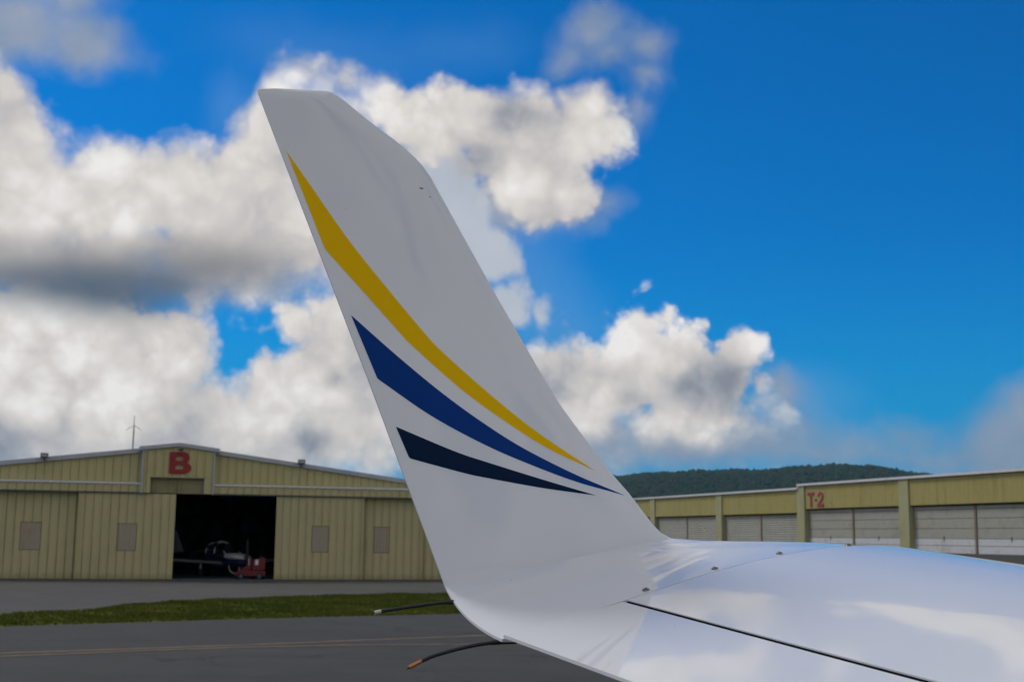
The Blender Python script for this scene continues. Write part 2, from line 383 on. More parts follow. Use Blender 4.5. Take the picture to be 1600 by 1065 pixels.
M['dark_gap'] = pmat('joint_dark', (.035, .03, .026), .8)
M['glass'] = pmat('canopy_glass', (.02, .025, .03), .05)
M['plane_white'] = pmat('plane_white', (.85, .86, .84), .3)
M['plane_grey'] = pmat('plane_grey', (.30, .31, .32), .4)
M['plane_blue'] = pmat('plane_blue', (.012, .02, .07), .3)
M['tug_red'] = pmat('tug_red', (.15, .002, .004), .35, coat=.2)
M['placard'] = pmat('placard_white', (.7, .7, .74), .5)
M['steel'] = pmat('steel', (.4, .4, .4), .4, metal=1)

def asphalt(base, lo, hi, line=0):
    def fn(t, b):
        P = coords(t)
        big = t.noise(P, .11, 5, .6); mid = t.noise(P, .9, 6, .65); grit = t.noise(P, 38, 4, .7); stone = t.voro(P, 55)
        m = t.node('ShaderNodeMapping'); t.l.new(P, m.inputs[0]); m.inputs['Rotation'].default_value = (0, 0, rad(-35)); m.inputs['Scale'].default_value = (.10, 1.1, 1)
        drag = t.noise(m.outputs[0], 1.0, 4, .6)
        f = t.m('ADD', t.m('ADD', t.m('MULTIPLY', big, .35), t.m('MULTIPLY', mid, .25)), t.m('ADD', t.m('MULTIPLY', grit, .2), t.m('MULTIPLY', drag, .25)))
        c = t.mix(t.sstep(f, .36, .70), lo, hi)
        c = t.mix(t.sstep(stone, .25, .05, 0, .35), c, tuple(x*1.8 for x in hi))
        # cracks: edges of warped cells, only in places
        wv = t.v('ADD', P, t.v('MULTIPLY', t.v('SUBTRACT', t.noise(P, .7, 5, .65, color=True), (.5, .5, .5)), (3.4, 3.4, 0)))
        cr = t.voro(wv, .16, feature='DISTANCE_TO_EDGE'); cr2 = t.voro(wv, .45, feature='DISTANCE_TO_EDGE')
        k = t.m('MULTIPLY', t.sstep(cr, .006, .0015), t.sstep(big, .42, .55, .15, .9))
        k2 = t.m('MULTIPLY', t.sstep(cr2, .010, .003), t.sstep(mid, .52, .64, 0, .8))
        c = t.mix(t.m('MAXIMUM', k, k2), c, (.018, .018, .018))
        st = t.sstep(t.noise(P, .33, 3, .5, dist=.6), .68, .76, 0, .55)
        c = t.mix(st, c, tuple(x*.45 for x in lo))
        t.l.new(c, b.inputs['Base Color'])
        bump(t, b, t.m('ADD', grit, stone), .35, .006)
    return fn
M['taxiway'] = pmat('asphalt_dark', (.10, .10, .10), .85, spec=.3, fn=asphalt(None, (.043, .0415, .039), (.069, .067, .063)))
M['apron'] = pmat('asphalt_light', (.14, .14, .14), .85, spec=.3, fn=asphalt(None, (.068, .066, .063), (.108, .106, .102)))
def line_fn(t, b):
    P = coords(t)
    w = t.m('ADD', t.m('MULTIPLY', t.noise(P, 30, 5, .7), .6), t.m('MULTIPLY', t.noise(P, 2.2, 5, .65), .4))
    t.l.new(t.mix(t.sstep(w, .44, .62), (.33, .21, .10), (.10, .095, .09)), b.inputs['Base Color'])
M['line'] = pmat('line_worn_yellow', (.3, .2, .1), .8, fn=line_fn)
def grass_fn(t, b):
    P = coords(t)
    a = t.noise(P, .35, 6, .65); c = t.noise(P, 6, 5, .7)
    k = t.mix(t.sstep(a, .35, .68), (.076, .104, .012), (.130, .140, .022))
    k = t.mix(t.sstep(c, .5, .8, 0, .7), k, (.13, .10, .04))
    t.l.new(k, b.inputs['Base Color']); bump(t, b, c, .6, .04)
M['grass'] = pmat('grass', (.05, .06, .01), .9, spec=.1, fn=grass_fn)
def forest_fn(t, b):
    g_ = t.node('ShaderNodeNewGeometry'); P = g_.outputs['Position']
    a = t.noise(P, .012, 4, .6); c = t.voro(P, .085, color=True); s = t.node('ShaderNodeSeparateColor'); t.l.new(c, s.inputs[0])
    k = t.mix(s.outputs[0], (.013, .026, .009), (.042, .058, .020))
    k = t.mix(t.sstep(s.outputs[1], .70, .95, 0, .8), k, (.070, .042, .018))
    k = t.mix(t.sstep(a, .4, .65, 0, .5), k, (.028, .048, .018))
    t.l.new(k, b.inputs['Base Color'])
M['forest'] = pmat('forest_leaves', (.05, .06, .02), .9, spec=.1, fn=forest_fn)

# ------------------------------------------------------------------ ground
def axis(lo, hi, near, step):
    a = list(np.arange(-near, near+.01, step)); x = near; s = step
    while x < hi: s *= 1.25; x += s; a.append(x)
    x = -near; s = step
    while x > lo: s *= 1.25; x -= s; a.insert(0, x)
    return np.array(a)
def smooth01(x): x = np.clip(x, 0, 1); return x*x*(3-2*x)
TP = Vector((24.9833, 70.0, 1.55)); TA = rad(16.7)
dT = Vector((-math.sin(TA), math.cos(TA), 0))
def ground_h(x, y):
    u = (x-TP.x)*-math.cos(TA)+(y-TP.y)*-math.sin(TA)
    return 1.5*(1-smooth01((u-1.5)/15.0))*(1-smooth01((-u-60)/200))
xs = axis(-9000, 9000, 130, 4.0); ys = axis(-9000, 9000, 130, 4.0)
X, Y = np.meshgrid(xs, ys); Z = ground_h(X, Y)
nx, ny = len(xs), len(ys)
vv = np.stack([X, Y, Z], -1).reshape(-1, 3)
ff = [(j*nx+i, j*nx+i+1, (j+1)*nx+i+1, (j+1)*nx+i) for j in range(ny-1) for i in range(nx-1)]
tag(mk('ground', vv, ff, M['grass'], smooth=True), kind='structure')

def sheet(name, pts, z, mat):
    bm = bmesh.new(); f = bm.faces.new([bm.verts.new((x, y, z)) for x, y in pts]); bmesh.ops.triangulate(bm, faces=[f])
    me = bpy.data.meshes.new(name); bm.normal_update()
    for f in bm.faces:
        if f.normal.z < 0: f.normal_flip()
    bm.to_mesh(me); bm.free(); me.materials.append(mat); return tag(obj(name, me), kind='structure')
def ragged(pts, amp, n):
    """splits an edge into short steps and wears it uneven"""
    out = []
    for (x0, y0), (x1, y1) in zip(pts[:-1], pts[1:]):
        L = math.hypot(x1-x0, y1-y0); k = max(1, int(L/n))
        for i in range(k):
            f = i/k; out.append((x0+(x1-x0)*f+random.uniform(-amp, amp), y0+(y1-y0)*f+random.uniform(-amp, amp)))
    return out+[pts[-1]]
tax_edge = [(-75, -14.5), (-24.0, 21.6), (-11.76, 30.28), (-7.08, 33.84), (-1.73, 37.27), (2.0, 39.6), (5.0, 41.4)]
sheet('taxiway', ragged(tax_edge, .07, .5)+[(5.0, 20), (9, 0), (9, -60), (-75, -60)], .004, M['taxiway'])
ap_edge = [(-75, -3), (-24.0, 28.4), (-13.53, 34.8), (-12.6, 35.9), (-11.77, 37.2), (-11.75, 39.6), (-10.9, 42.0), (-9.33, 44.4), (-7.6, 46.9), (-5.42, 48.8), (-2.37, 50.8), (5.5, 54.5)]
sheet('apron', ragged(ap_edge, .06, .5)+[(5.5, 68.9), (-75, 45.4)], .004, M['apron'])
def strip(pts, w, z, mat, name):
    P2 = [Vector((x, y)) for x, y in pts]; vs = []
    for i, p in enumerate(P2):
        d = (P2[min(i+1, len(P2)-1)]-P2[max(0, i-1)]).normalized(); n = Vector((-d.y, d.x))*w/2
        vs += [(p.x-n.x, p.y-n.y, z), (p.x+n.x, p.y+n.y, z)]
    return tag(mk(name, vs, [(2*i, 2*i+2, 2*i+3, 2*i+1) for i in range(len(P2)-1)], mat), kind='structure')
strip([(-40, 1.6), (-20, 16.0), (-12.6, 21.5), (-9.2, 23.79), (-7.2, 24.95), (-5.36, 26.1), (-1.33, 28.87), (4.5, 32.9)], .13, .009, M['line'], 'taxiway_line')
strip([(-40, -.9), (-20, 14.9), (-12.5, 20.6), (-8.92, 23.12), (-7.05, 24.42), (-5.28, 25.5), (-3.2, 26.35), (-1.23, 26.85), (3, 27.3), (8, 27.4)], .13, .013, M['line'], 'taxiway_line')

# grass blades standing on the verge between taxiway and apron
def pip(px, py, poly):
    ins = np.zeros(len(px), bool); n = len(poly)
    for i in range(n):
        x0, y0 = poly[i]; x1, y1 = poly[(i+1) % n]
        if y0 == y1: continue
        ins ^= ((y0 > py) != (y1 > py)) & (px < (x1-x0)*(py-y0)/(y1-y0)+x0)
    return ins
verge = [(-24.0, 21.6), (-11.76, 30.28), (-7.08, 33.84), (-1.73, 37.27), (5.0, 41.4), (5.5, 54.5), (-2.37, 50.8), (-5.42, 48.8), (-7.6, 46.9), (-9.33, 44.4), (-10.9, 42.0), (-11.75, 39.6), (-11.77, 37.2), (-13.53, 34.8), (-24.0, 28.4)]
gx = rng.uniform(-24, 5.5, 420000); gy = rng.uniform(21, 54.5, 420000); k = pip(gx, gy, verge); gx, gy = gx[k], gy[k]
def h2(x, y): return np.sin(x*1.9+1.3*np.sin(y*.9))*np.sin(y*1.5+1.1*np.sin(x*.7))
dens = .5+.5*h2(gx, gy); k = rng.random(len(gx)) < .45+.5*dens; gx, gy, dens = gx[k], gy[k], dens[k]
n = len(gx); ht = rng.uniform(.03, .085, n)*(.6+.7*dens); an = rng.uniform(0, math.pi, n); wd = rng.uniform(.012, .03, n); ln = rng.normal(0, .025, (n, 2))
V = np.zeros((n, 3, 3)); V[:, 0, 0] = gx-np.cos(an)*wd; V[:, 0, 1] = gy-np.sin(an)*wd; V[:, 1, 0] = gx+np.cos(an)*wd; V[:, 1, 1] = gy+np.sin(an)*wd
V[:, 2, 0] = gx+ln[:, 0]; V[:, 2, 1] = gy+ln[:, 1]; V[:, 2, 2] = ht
me = bpy.data.meshes.new('grass_blades'); me.vertices.add(3*n); me.vertices.foreach_set('co', V.reshape(-1))
me.loops.add(3*n); me.loops.foreach_set('vertex_index', np.arange(3*n, dtype=np.int32)); me.polygons.add(n); me.polygons.foreach_set('loop_start', np.arange(0, 3*n, 3, dtype=np.int32))
me.update(); me.validate(); me.materials.append(M['grass']); tag(obj('grass_blades', me), 'short rough grass on the verge between taxiway and apron', 'grass', kind='stuff')

# ------------------------------------------------------------------ wooded ridge
RID = 2400.0
raz = [-60, -20, -6, 0, 3.5, 4.63, 5.76, 6.89, 8.57, 9.96, 11.34, 12.71, 14.6, 15.67, 16.72, 18.0, 20, 24, 30, 60]
rel = [.15, .5, 1.3, 2.2, 2.72, 2.80, 2.92, 3.01, 3.02, 3.08, 3.14, 3.27, 3.29, 3.25, 3.12, 2.92, 2.3, 1.4, .6, .15]
def hill_h(a, r):
    top = 2.2+RID*np.tan(np.radians(np.interp(a, raz, rel)))-13
    f = np.where(r < RID, smooth01((r-1350)/(RID-1350)), 1-.8*smooth01((r-RID)/900))
    lump = 5*np.sin(a*2.1+r*.004)*np.sin(r*.011+a)
    return top*f+lump*np.clip(f, 0, 1)*.6*(r < RID)-1.0
A_, R_ = np.meshgrid(np.arange(-60, 60.1, .5), np.arange(1300, 3301, 50.))
Hh = hill_h(A_, R_); vv = np.stack([R_*np.sin(np.radians(A_)), R_*np.cos(np.radians(A_)), Hh], -1).reshape(-1, 3); na = A_.shape[1]
tag(mk('hill', vv, [(j*na+i, j*na+i+1, (j+1)*na+i+1, (j+1)*na+i) for j in range(A_.shape[0]-1) for i in range(na-1)], M['forest'], smooth=True), kind='structure')
bm = bmesh.new(); bmesh.ops.create_icosphere(bm, subdivisions=1, radius=1.0)
iv = np.array([v.co[:] for v in bm.verts]); itf = np.array([[v.index for v in f.verts] for f in bm.faces]); bm.free()
N = 24000
ta = rng.uniform(-3, 24, N); tr = np.sqrt(rng.uniform(1750**2, 2480**2, N)); tr[:2500] = RID+rng.normal(0, 14, 2500)
th_ = hill_h(ta, tr); rr = rng.uniform(2.4, 4.9, N); hz = rr*rng.uniform(.85, 1.5, N)
jit = 1+rng.normal(0, .16, (N, len(iv)))
V = iv[None]*jit[..., None]*np.stack([rr, rr, hz], -1)[:, None, :]
V += np.stack([tr*np.sin(np.radians(ta)), tr*np.cos(np.radians(ta)), th_+hz*.55+1], -1)[:, None, :]
F = itf[None]+(np.arange(N)*len(iv))[:, None, None]; F = F.reshape(-1, 3).astype(np.int32)
me = bpy.data.meshes.new('forest'); me.vertices.add(N*len(iv)); me.vertices.foreach_set('co', V.reshape(-1))
me.loops.add(F.size); me.loops.foreach_set('vertex_index', F.reshape(-1)); me.polygons.add(len(F)); me.polygons.foreach_set('loop_start', np.arange(0, F.size, 3, dtype=np.int32))
me.update(); me.validate(); me.materials.append(M['forest']); tag(obj('forest', me), 'dark green forest covering the far ridge', 'forest', kind='stuff')

# haze: even, pale, from below the ground to just above the ridge
vm = bpy.data.materials.new('haze'); vm.use_nodes = True; t = NT(vm.node_tree); t.n.clear()
pv = t.node('ShaderNodeVolumePrincipled'); pv.inputs['Color'].default_value = (.28, .66, 1, 1); pv.inputs['Density'].default_value = 7e-5; pv.inputs['Anisotropy'].default_value = .2
oo = t.node('ShaderNodeOutputMaterial'); t.l.new(pv.outputs[0], oo.inputs['Volume'])
hz_ = MB().box(-9500, 9500, -9500, 9500, -2.5, 172).build('haze', vm); tag(hz_, 'thin pale blue haze in the air before the ridge', 'haze', kind='stuff')

# ------------------------------------------------------------------ hangar B
BA = rad(16.2325); SB = -16.5
hangar = empty('hangar', (SB*math.cos(BA), 65.983+SB*math.sin(BA), 0), BA)
tag(hangar, 'tan corrugated hangar with a red letter B over its open door', 'hangar')
H0 = -SB                                  # facade coordinate s -> local x = s + 16.5
def roof_z(x): return 6.32-.125*abs(x)
def ribbed(x0, x1, zb, zt, y, pitch=.38, depth=.05):
    """corrugated sheet facing -y; zb, zt give its lower and upper edge at x"""
    xs_ = [x0]; ks = [0]
    k0 = math.ceil((x0-.001)/pitch)
    for k in range(k0, int((x1+.001)/pitch)+1):
        for dx, dd in ((-.045, 0), (-.02, 1), (.02, 1), (.045, 0)):
            q = k*pitch+dx
            if x0 < q < x1: xs_.append(q); ks.append(dd)
    xs_.append(x1); ks.append(0)
    vs = []
    for q, dd in zip(xs_, ks):
        yy = y-depth*dd; vs += [(q, yy, zb(q)), (q, yy, zt(q))]
    m = len(vs); vs2 = vs+[(a, y+.012, c) for a, b_, c in vs]
    fs = [(2*i, 2*i+2, 2*i+3, 2*i+1) for i in range(len(xs_)-1)]
    fs += [(m+2*i, m+2*i+1, m+2*i+3, m+2*i+2) for i in range(len(xs_)-1)]
    fs += [(2*i, m+2*i, m+2*i+2, 2*i+2) for i in range(len(xs_)-1)]
    return vs2, fs
def cladding(name, x0, x1, zb, zt, y, mat, parent, w=1.14):
    zb_ = zb if callable(zb) else (lambda q: zb); zt_ = zt if callable(zt) else (lambda q: zt)
    q = x0
    while q < x1-.02:
        e = min(q+w, x1)
        if x1-e < .25: e = x1
        mk(name, *ribbed(q, e-.002, zb_, zt_, y+random.uniform(-.0012, .0012)), mat, parent); q = e
def X_(s): return s+H0
XL, XR = -15.0, 15.0
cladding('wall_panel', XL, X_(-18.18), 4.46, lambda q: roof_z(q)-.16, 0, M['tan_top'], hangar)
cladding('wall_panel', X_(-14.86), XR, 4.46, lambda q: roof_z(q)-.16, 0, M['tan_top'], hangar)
# header band over the sliding doors, with its pale drip ledge and dark lower edge
for a, b in ((XL, X_(-18.16)), (X_(-14.88), XR)):
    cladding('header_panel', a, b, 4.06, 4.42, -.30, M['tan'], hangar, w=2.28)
    mb = MB(); q = a
    while q < b-.05:
        e = min(q+.3, b); mb.add([(q, -.36, 4.415), (e, -.36, 4.415), (e, -.05, 4.52), (q, -.05, 4.52), (q+.04, -.37, 4.47), (e-.04, -.37, 4.47)], [(0, 1, 5, 4), (4, 5, 2, 3), (0, 4, 3), (1, 2, 5)]); q = e
    mb.build('drip_ledge', M['white_trim2'], hangar)
    MB().box(a, b, -.30, .02, 4.0, 4.055).build('header_rail', M['trim_dark'], hangar)
for a, b in ((XL, X_(-18.18)), (X_(-14.86), XR)):
    MB().add([(a, .02, 4.45), (b, .02, 4.45), (b, .02, roof_z(b)-.16), (a, .02, roof_z(a)-.16), (a, .05, 4.45), (b, .05, 4.45), (b, .05, roof_z(b)-.16), (a, .05, roof_z(a)-.16)], [(0, 1, 2, 3), (4, 7, 6, 5), (0, 3, 7, 4), (1, 5, 6, 2)]).build('sheathing', M['tan_old'], hangar)
# raised centre bay with its notch
yc = -.42
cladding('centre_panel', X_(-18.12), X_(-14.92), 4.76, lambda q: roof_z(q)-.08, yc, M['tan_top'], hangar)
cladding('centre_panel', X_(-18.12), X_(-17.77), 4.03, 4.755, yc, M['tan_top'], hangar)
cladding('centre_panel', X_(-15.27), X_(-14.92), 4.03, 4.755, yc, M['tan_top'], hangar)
MB().box(X_(-18.20), X_(-18.12), yc-.05, .0, 4.02, 6.06).build('corner_trim', M['trim'], hangar)
MB().box(X_(-14.92), X_(-14.84), yc-.05, .0, 4.02, 6.06).build('corner_trim', M['trim'], hangar)
MB().box(X_(-17.77), X_(-15.27), yc-.03, -.1, 4.735, 4.775).build('notch_trim', M['trim_dark'], hangar)
MB().box(X_(-15.30), X_(-15.265), yc-.02, -.1, 4.03, 4.735).build('notch_trim', M['trim'], hangar)
for i in range(2): MB().box(X_(-17.77)+i*1.255, X_(-17.77)+i*1.255+1.235, -.22, -.17, 4.03, 4.735).build('notch_board', M['tan_old'], hangar)
# roof slabs and pale verge trim
for sgn in (-1, 1):
    e = sgn*(XR+.35)
    MB().add([(0, .05, roof_z(0)), (e, .05, roof_z(e)), (e, 25, roof_z(e)), (0, 25, roof_z(0)), (0, .05, roof_z(0)-.12), (e, .05, roof_z(e)-.12), (e, 25, roof_z(e)-.12), (0, 25, roof_z(0)-.12)],
             [(0, 1, 2, 3), (4, 7, 6, 5), (0, 4, 5, 1), (1, 5, 6, 2), (2, 6, 7, 3)]).build('roof', M['roof'], hangar)
    i0 = 1.66*sgn
    for (a, b) in ((i0, i0+(e-i0)*.48), (i0+(e-i0)*.482, e)):
        MB().add([(a, yy, roof_z(a)+dz) for yy in (-.14, .05) for dz in (-.17, .03)]+[(b, yy, roof_z(b)+dz) for yy in (-.14, .05) for dz in (-.17, .03)],
             [(0, 1, 5, 4), (1, 3, 7, 5), (3, 2, 6, 7), (2, 0, 4, 6), (0, 2, 3, 1), (4, 5, 7, 6)]).build('verge_trim', M['trim'], hangar)
    e2 = sgn*1.86
    MB().add([(0, yy, roof_z(0)+dz) for yy in (yc-.12, .06) for dz in (-.07, .10)]+[(e2, yy, roof_z(e2)+dz) for yy in (yc-.12, .06) for dz in (-.07, .10)],
             [(0, 1, 5, 4), (1, 3, 7, 5), (3, 2, 6, 7), (2, 0, 4, 6), (0, 2, 3, 1), (4, 5, 7, 6)]).build('verge_trim', M['trim'], hangar)
# shell behind
MB().box(XL, XL+.08, .1, 25, 0, roof_z(XL)-.13).build('side_wall', M['tan'], hangar)
MB().box(XR-.08, XR, .1, 25, 0, roof_z(XR)-.13).build('side_wall', M['tan'], hangar)
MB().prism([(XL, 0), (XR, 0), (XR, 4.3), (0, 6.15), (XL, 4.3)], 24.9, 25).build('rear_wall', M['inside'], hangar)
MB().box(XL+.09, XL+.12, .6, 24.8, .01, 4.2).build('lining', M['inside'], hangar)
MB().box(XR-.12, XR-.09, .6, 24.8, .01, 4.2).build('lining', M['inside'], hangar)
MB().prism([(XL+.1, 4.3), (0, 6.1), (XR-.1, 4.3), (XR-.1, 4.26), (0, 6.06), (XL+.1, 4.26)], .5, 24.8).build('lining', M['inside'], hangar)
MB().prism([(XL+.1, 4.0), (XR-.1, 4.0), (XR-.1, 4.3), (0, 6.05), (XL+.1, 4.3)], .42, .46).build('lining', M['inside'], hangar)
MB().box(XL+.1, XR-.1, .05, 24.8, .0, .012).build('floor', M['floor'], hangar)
# sliding door leaves
def leaf(s0, s1, y, win=None):
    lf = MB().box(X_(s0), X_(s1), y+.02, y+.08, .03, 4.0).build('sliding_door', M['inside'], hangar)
    x0, x1 = X_(s0), X_(s1)
    if win:
        w0, w1, z0, z1 = X_(win[0]), X_(win[1]), 1.33, 2.6
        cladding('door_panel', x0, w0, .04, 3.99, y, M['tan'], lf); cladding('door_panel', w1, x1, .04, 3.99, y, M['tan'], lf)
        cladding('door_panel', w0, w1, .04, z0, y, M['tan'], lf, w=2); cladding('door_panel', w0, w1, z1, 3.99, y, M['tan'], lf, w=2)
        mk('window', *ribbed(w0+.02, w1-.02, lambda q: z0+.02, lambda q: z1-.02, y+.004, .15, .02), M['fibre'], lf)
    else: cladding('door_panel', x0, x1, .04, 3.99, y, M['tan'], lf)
    for q in (x0, x1-.05): MB().box(q, q+.05, y-.045, y+.018, .03, 3.995).build('edge_trim', M['tan'], lf)
    return lf
leaf(-29.75, -25.35, .30, (-28.0, -27.1)); leaf(-25.35, -20.95, .10, (-23.41, -22.49)); leaf(-20.93, -16.56, -.2, (-19.13, -18.26))
leaf(-11.82, -7.57, -.2, (-10.08, -9.25)); leaf(-7.60, -4.52, .10, (-6.97, -6.17)); leaf(-4.55, -1.6, .30)
MB().box(XL, XR, -.2, .3, .0, .028).build('door_track', M['trim_dark'], hangar)
# flood lamps on the verge, and the small lamp under the ridge
def flood(s):
    x = X_(s); z = roof_z(x)
    f = MB().box(x-.17, x+.17, -.42, -.16, z-.02, z+.20).build('floodlight', M['lamp'], hangar, bevel=.02)
    MB().box(x-.13, x+.13, -.428, -.421, z+.02, z+.16).build('lens', M['lens'], f)
    MB().tube([(x, -.25, z-.14), (x, -.27, z-.02)], .03).build('bracket', M['lamp'], f)
flood(-22.55); flood(-10.71)
f = MB().lathe([(0, .07), (.09, .06), (.13, 0), (.10, -.07), (0, -.08)], (.05, yc-.18, 6.12)).build('floodlight', M['trim_dark'], hangar, smooth=True)
MB().tube([(.05, yc-.1, 6.2), (.05, yc-.18, 6.16)], .03).build('bracket', M['trim_dark'], f)

# letter outlines, built solid
def solid(outer, holes, y0, y1, name, mat, parent):
    """polygon (x,z) with holes, given thickness along y, front at y0"""
    cu = bpy.data.curves.new(name, 'CURVE'); cu.dimensions = '2D'; cu.fill_mode = 'BOTH'; cu.extrude = abs(y1-y0)/2
    for loop in [outer]+holes:
        sp = cu.splines.new('POLY'); sp.points.add(len(loop)-1); sp.use_cyclic_u = True
        for p, (x, z) in zip(sp.points, loop): p.co = (x, z, 0, 1)
    tmp = bpy.data.objects.new('tmp', cu); COL.objects.link(tmp)
    me = bpy.data.meshes.new_from_object(tmp.evaluated_get(bpy.context.evaluated_depsgraph_get()))
    bpy.data.objects.remove(tmp); bpy.data.curves.remove(cu)
    me.name = name; me.materials.clear(); me.materials.append(mat)
    ym = (y0+y1)/2
    for v in me.vertices: x, z, d = v.co; v.co = (x, ym+d, z)
    me.update(); return obj(name, me, parent)
def arc(cx_, cz, rx, rz, a0, a1, n=10): return [(cx_+rx*math.cos(rad(a0+(a1-a0)*i/n)), cz+rz*math.sin(rad(a0+(a1-a0)*i/n))) for i in range(n+1)]
bx, bz = X_(-16.96), 4.95; W_, H_ = 1.0, 1.02
outer = [(bx, bz), (bx+.62, bz)]+arc(bx+.66, bz+.29, .36, .29, -90, 62)+[(bx+.83, bz+.56)]+arc(bx+.62, bz+.76, .31, .27, -35, 90)+[(bx, bz+H_)]
solid(outer, [[(bx+.30, bz+.21), (bx+.30, bz+.41)]+arc(bx+.56, bz+.31, .12, .10, 90, -90, 8), [(bx+.30, bz+.62), (bx+.30, bz+.81)]+arc(bx+.52, bz+.715, .11, .095, 90, -90, 8)],
      yc-.075, yc-.04, 'letter', M['red'], hangar)

# ------------------------------------------------------------------ light plane standing in the hangar
BM = Matrix.Translation(hangar.location) @ Matrix.Rotation(BA, 4, 'Z')
def hang_w(x, y, z=0): return BM @ Vector((x, y, z))
hp = -62
plane = empty('light_airplane', hang_w(2.6, 4.8, .012), BA+rad(hp))     # nose towards its own +x
tag(plane, 'small low wing airplane with white cowling parked in the dark hangar', 'airplane')
def loft(rings, close=True):
    n = len(rings[0]); vs = [p for r in rings for p in r]
    fs = [(i*n+k, i*n+(k+1) % n, (i+1)*n+(k+1) % n, (i+1)*n+k) for i in range(len(rings)-1) for k in range(n)]
    if close: fs += [tuple(reversed(range(n))), tuple((len(rings)-1)*n+k for k in range(n))]
    return vs, fs
def ringx(x, w, zl, zh, n=14, p=2.4):
    out = []
    for k in range(n):
        t_ = 2*math.pi*k/n; c_, s_ = math.cos(t_), math.sin(t_)
        out.append((x, w*math.copysign(abs(c_)**(2/p), c_), (zl+zh)/2+(zh-zl)/2*math.copysign(abs(s_)**(2/p), s_)))
    return out
mk('fuselage', *loft([ringx(-5.2, .05, .95, 1.15), ringx(-3.6, .22, .78, 1.22), ringx(-1.6, .48, .58, 1.26), ringx(-.4, .55, .50, 1.24), ringx(.9, .54, .50, 1.20)]), M['plane_blue'], plane, True, 50)
mk('cowling', *loft([ringx(.9, .54, .86, 1.21), ringx(1.5, .50, .86, 1.19), ringx(1.95, .40, .86, 1.13), ringx(2.12, .26, .88, 1.06)]), M['plane_white'], plane, True, 50)
mk('lower_cowling', *loft([ringx(.9, .53, .50, .85), ringx(1.5, .49, .52, .85), ringx(1.95, .38, .58, .85), ringx(2.1, .25, .66, .86)]), M['plane_blue'], plane, True, 50)
can = mk('canopy', *loft([ringx(-1.7, .30, 1.15, 1.30), ringx(-1.1, .44, 1.12, 1.62), ringx(-.4, .47, 1.12, 1.74), ringx(.25, .46, 1.12, 1.68), ringx(.95, .40, 1.12, 1.22)]), M['glass'], plane, True, 50)
def arch(x, w, h, x2=None): return [(x+(0 if x2 is None else (x2-x)*math.sin(t_)), w*math.cos(t_), 1.16+h*math.sin(t_)) for t_ in np.linspace(0, math.pi, 13)]
for a_ in ((.92, .45, .28, .35), (-.1, .50, .60, -.1), (-.95, .48, .52, -.95)): MB().tube(arch(*a_), .035, 6).build('canopy_frame', M['plane_white'], can)
MB().tube([(.35, 0, 1.70), (-.4, 0, 1.77), (-1.1, 0, 1.65), (-1.7, 0, 1.32)], .035, 6).build('canopy_frame', M['plane_white'], can)
def foil(y, x0, ch, z, t_=.13): return [(x0-ch*c_, y, z+ch*t_*.5*s_*(1-.55*c_)) for c_, s_ in [(0, 0), (.06, .8), (.25, 1.15), (.55, 1.1), (1, .05), (.55, -.5), (.25, -.6), (.06, -.5)]]
for sg in (-1, 1):
    mk('wing', *loft([foil(sg*.45, .75, 1.6, .66), foil(sg*4.6, .45, 1.15, .92)]), M['plane_grey'], plane, True, 40)
    mk('tailplane', *loft([foil(sg*.05, -4.4, .8, 1.1, .09), foil(sg*1.5, -4.55, .55, 1.12, .09)]), M['plane_grey'], plane, True, 40)
    lg = MB().tube([(.1, sg*1.35, .70), (.12, sg*1.42, .22)], .045, 8).build('main_gear', M['plane_white'], plane)
    MB().lathe([(.06, -.07), (.19, -.07), (.22, -.03), (.22, .03), (.19, .07), (.06, .07)], (.12, sg*1.46, .22), 'y', 18).build('wheel', M['rubber'], lg, True)
lg = MB().tube([(1.45, 0, .62), (1.6, 0, .30), (1.6, .0, .19)], .035, 8).build('nose_gear', M['plane_white'], plane)
MB().lathe([(.05, -.06), (.15, -.06), (.18, -.02), (.18, .02), (.15, .06), (.05, .06)], (1.6, .0, .18), 'y', 18).build('wheel', M['rubber'], lg, True)
mk('tail_fin', *loft([[(x, y*.05, 1.1) for x, y in ((-3.9, 0), (-4.4, 1), (-5.3, 0), (-4.4, -1))], [(x, y*.03, 2.25) for x, y in ((-4.75, 0), (-4.95, 1), (-5.4, 0), (-4.95, -1))]]), M['plane_white'], plane)
pr = MB().lathe([(0, .30), (.06, .24), (.11, .08), (.13, 0), (0, 0)], (2.12, 0, .96), 'x', 16).build('propeller', M['steel'], plane, True)
MB().add([(2.2, y*.07+0, .96+z) if False else (2.2+.03*y, .0+.07*y*(1 if abs(z) < .8 else .5), .96+z) for z in (-.92, -.3, 0, .3, .92) for y in (-1, 1)],
         [(0, 1, 3, 2), (2, 3, 5, 4), (4, 5, 7, 6), (6, 7, 9, 8)]).build('blade', M['rubber'], pr)

# ------------------------------------------------------------------ red tug in the doorway
tug = empty('tug', hang_w(X_(-13.62), .55, .012), BA); tug.scale = (.88, .93, 1.05); tag(tug, 'red aircraft tug standing at the right side of the open hangar door', 'tug')
MB().prism([(.0, .16), (1.62, .16), (1.62, .40), (.55, .42), (.28, .40), (.02, .32)], -.4, .4).build('chassis', M['tug_red'], tug, bevel=.02)
MB().prism([(.30, .43), (.86, .43), (.86, .62), (.62, .60), (.38, .50)], -.34, .34).build('bonnet', M['tug_red'], tug, bevel=.02)
MB().prism([(.74, .63), (.86, .63), (.88, .98), (.76, .98)], -.33, .33).build('front_panel', M['tug_red'], tug, bevel=.01)
bd = MB().prism([(.9, .43), (1.60, .43), (1.62, .94), (1.5, 1.02), (.92, .84)], -.38, .38).build('body', M['tug_red'], tug, bevel=.025)
MB().box(1.05, 1.22, -.395, -.384, .66, .90).build('placard', M['placard'], bd)
MB().box(.70, .735, -.30, -.22, .64, .95).build('head_lamp', M['placard'], tug)
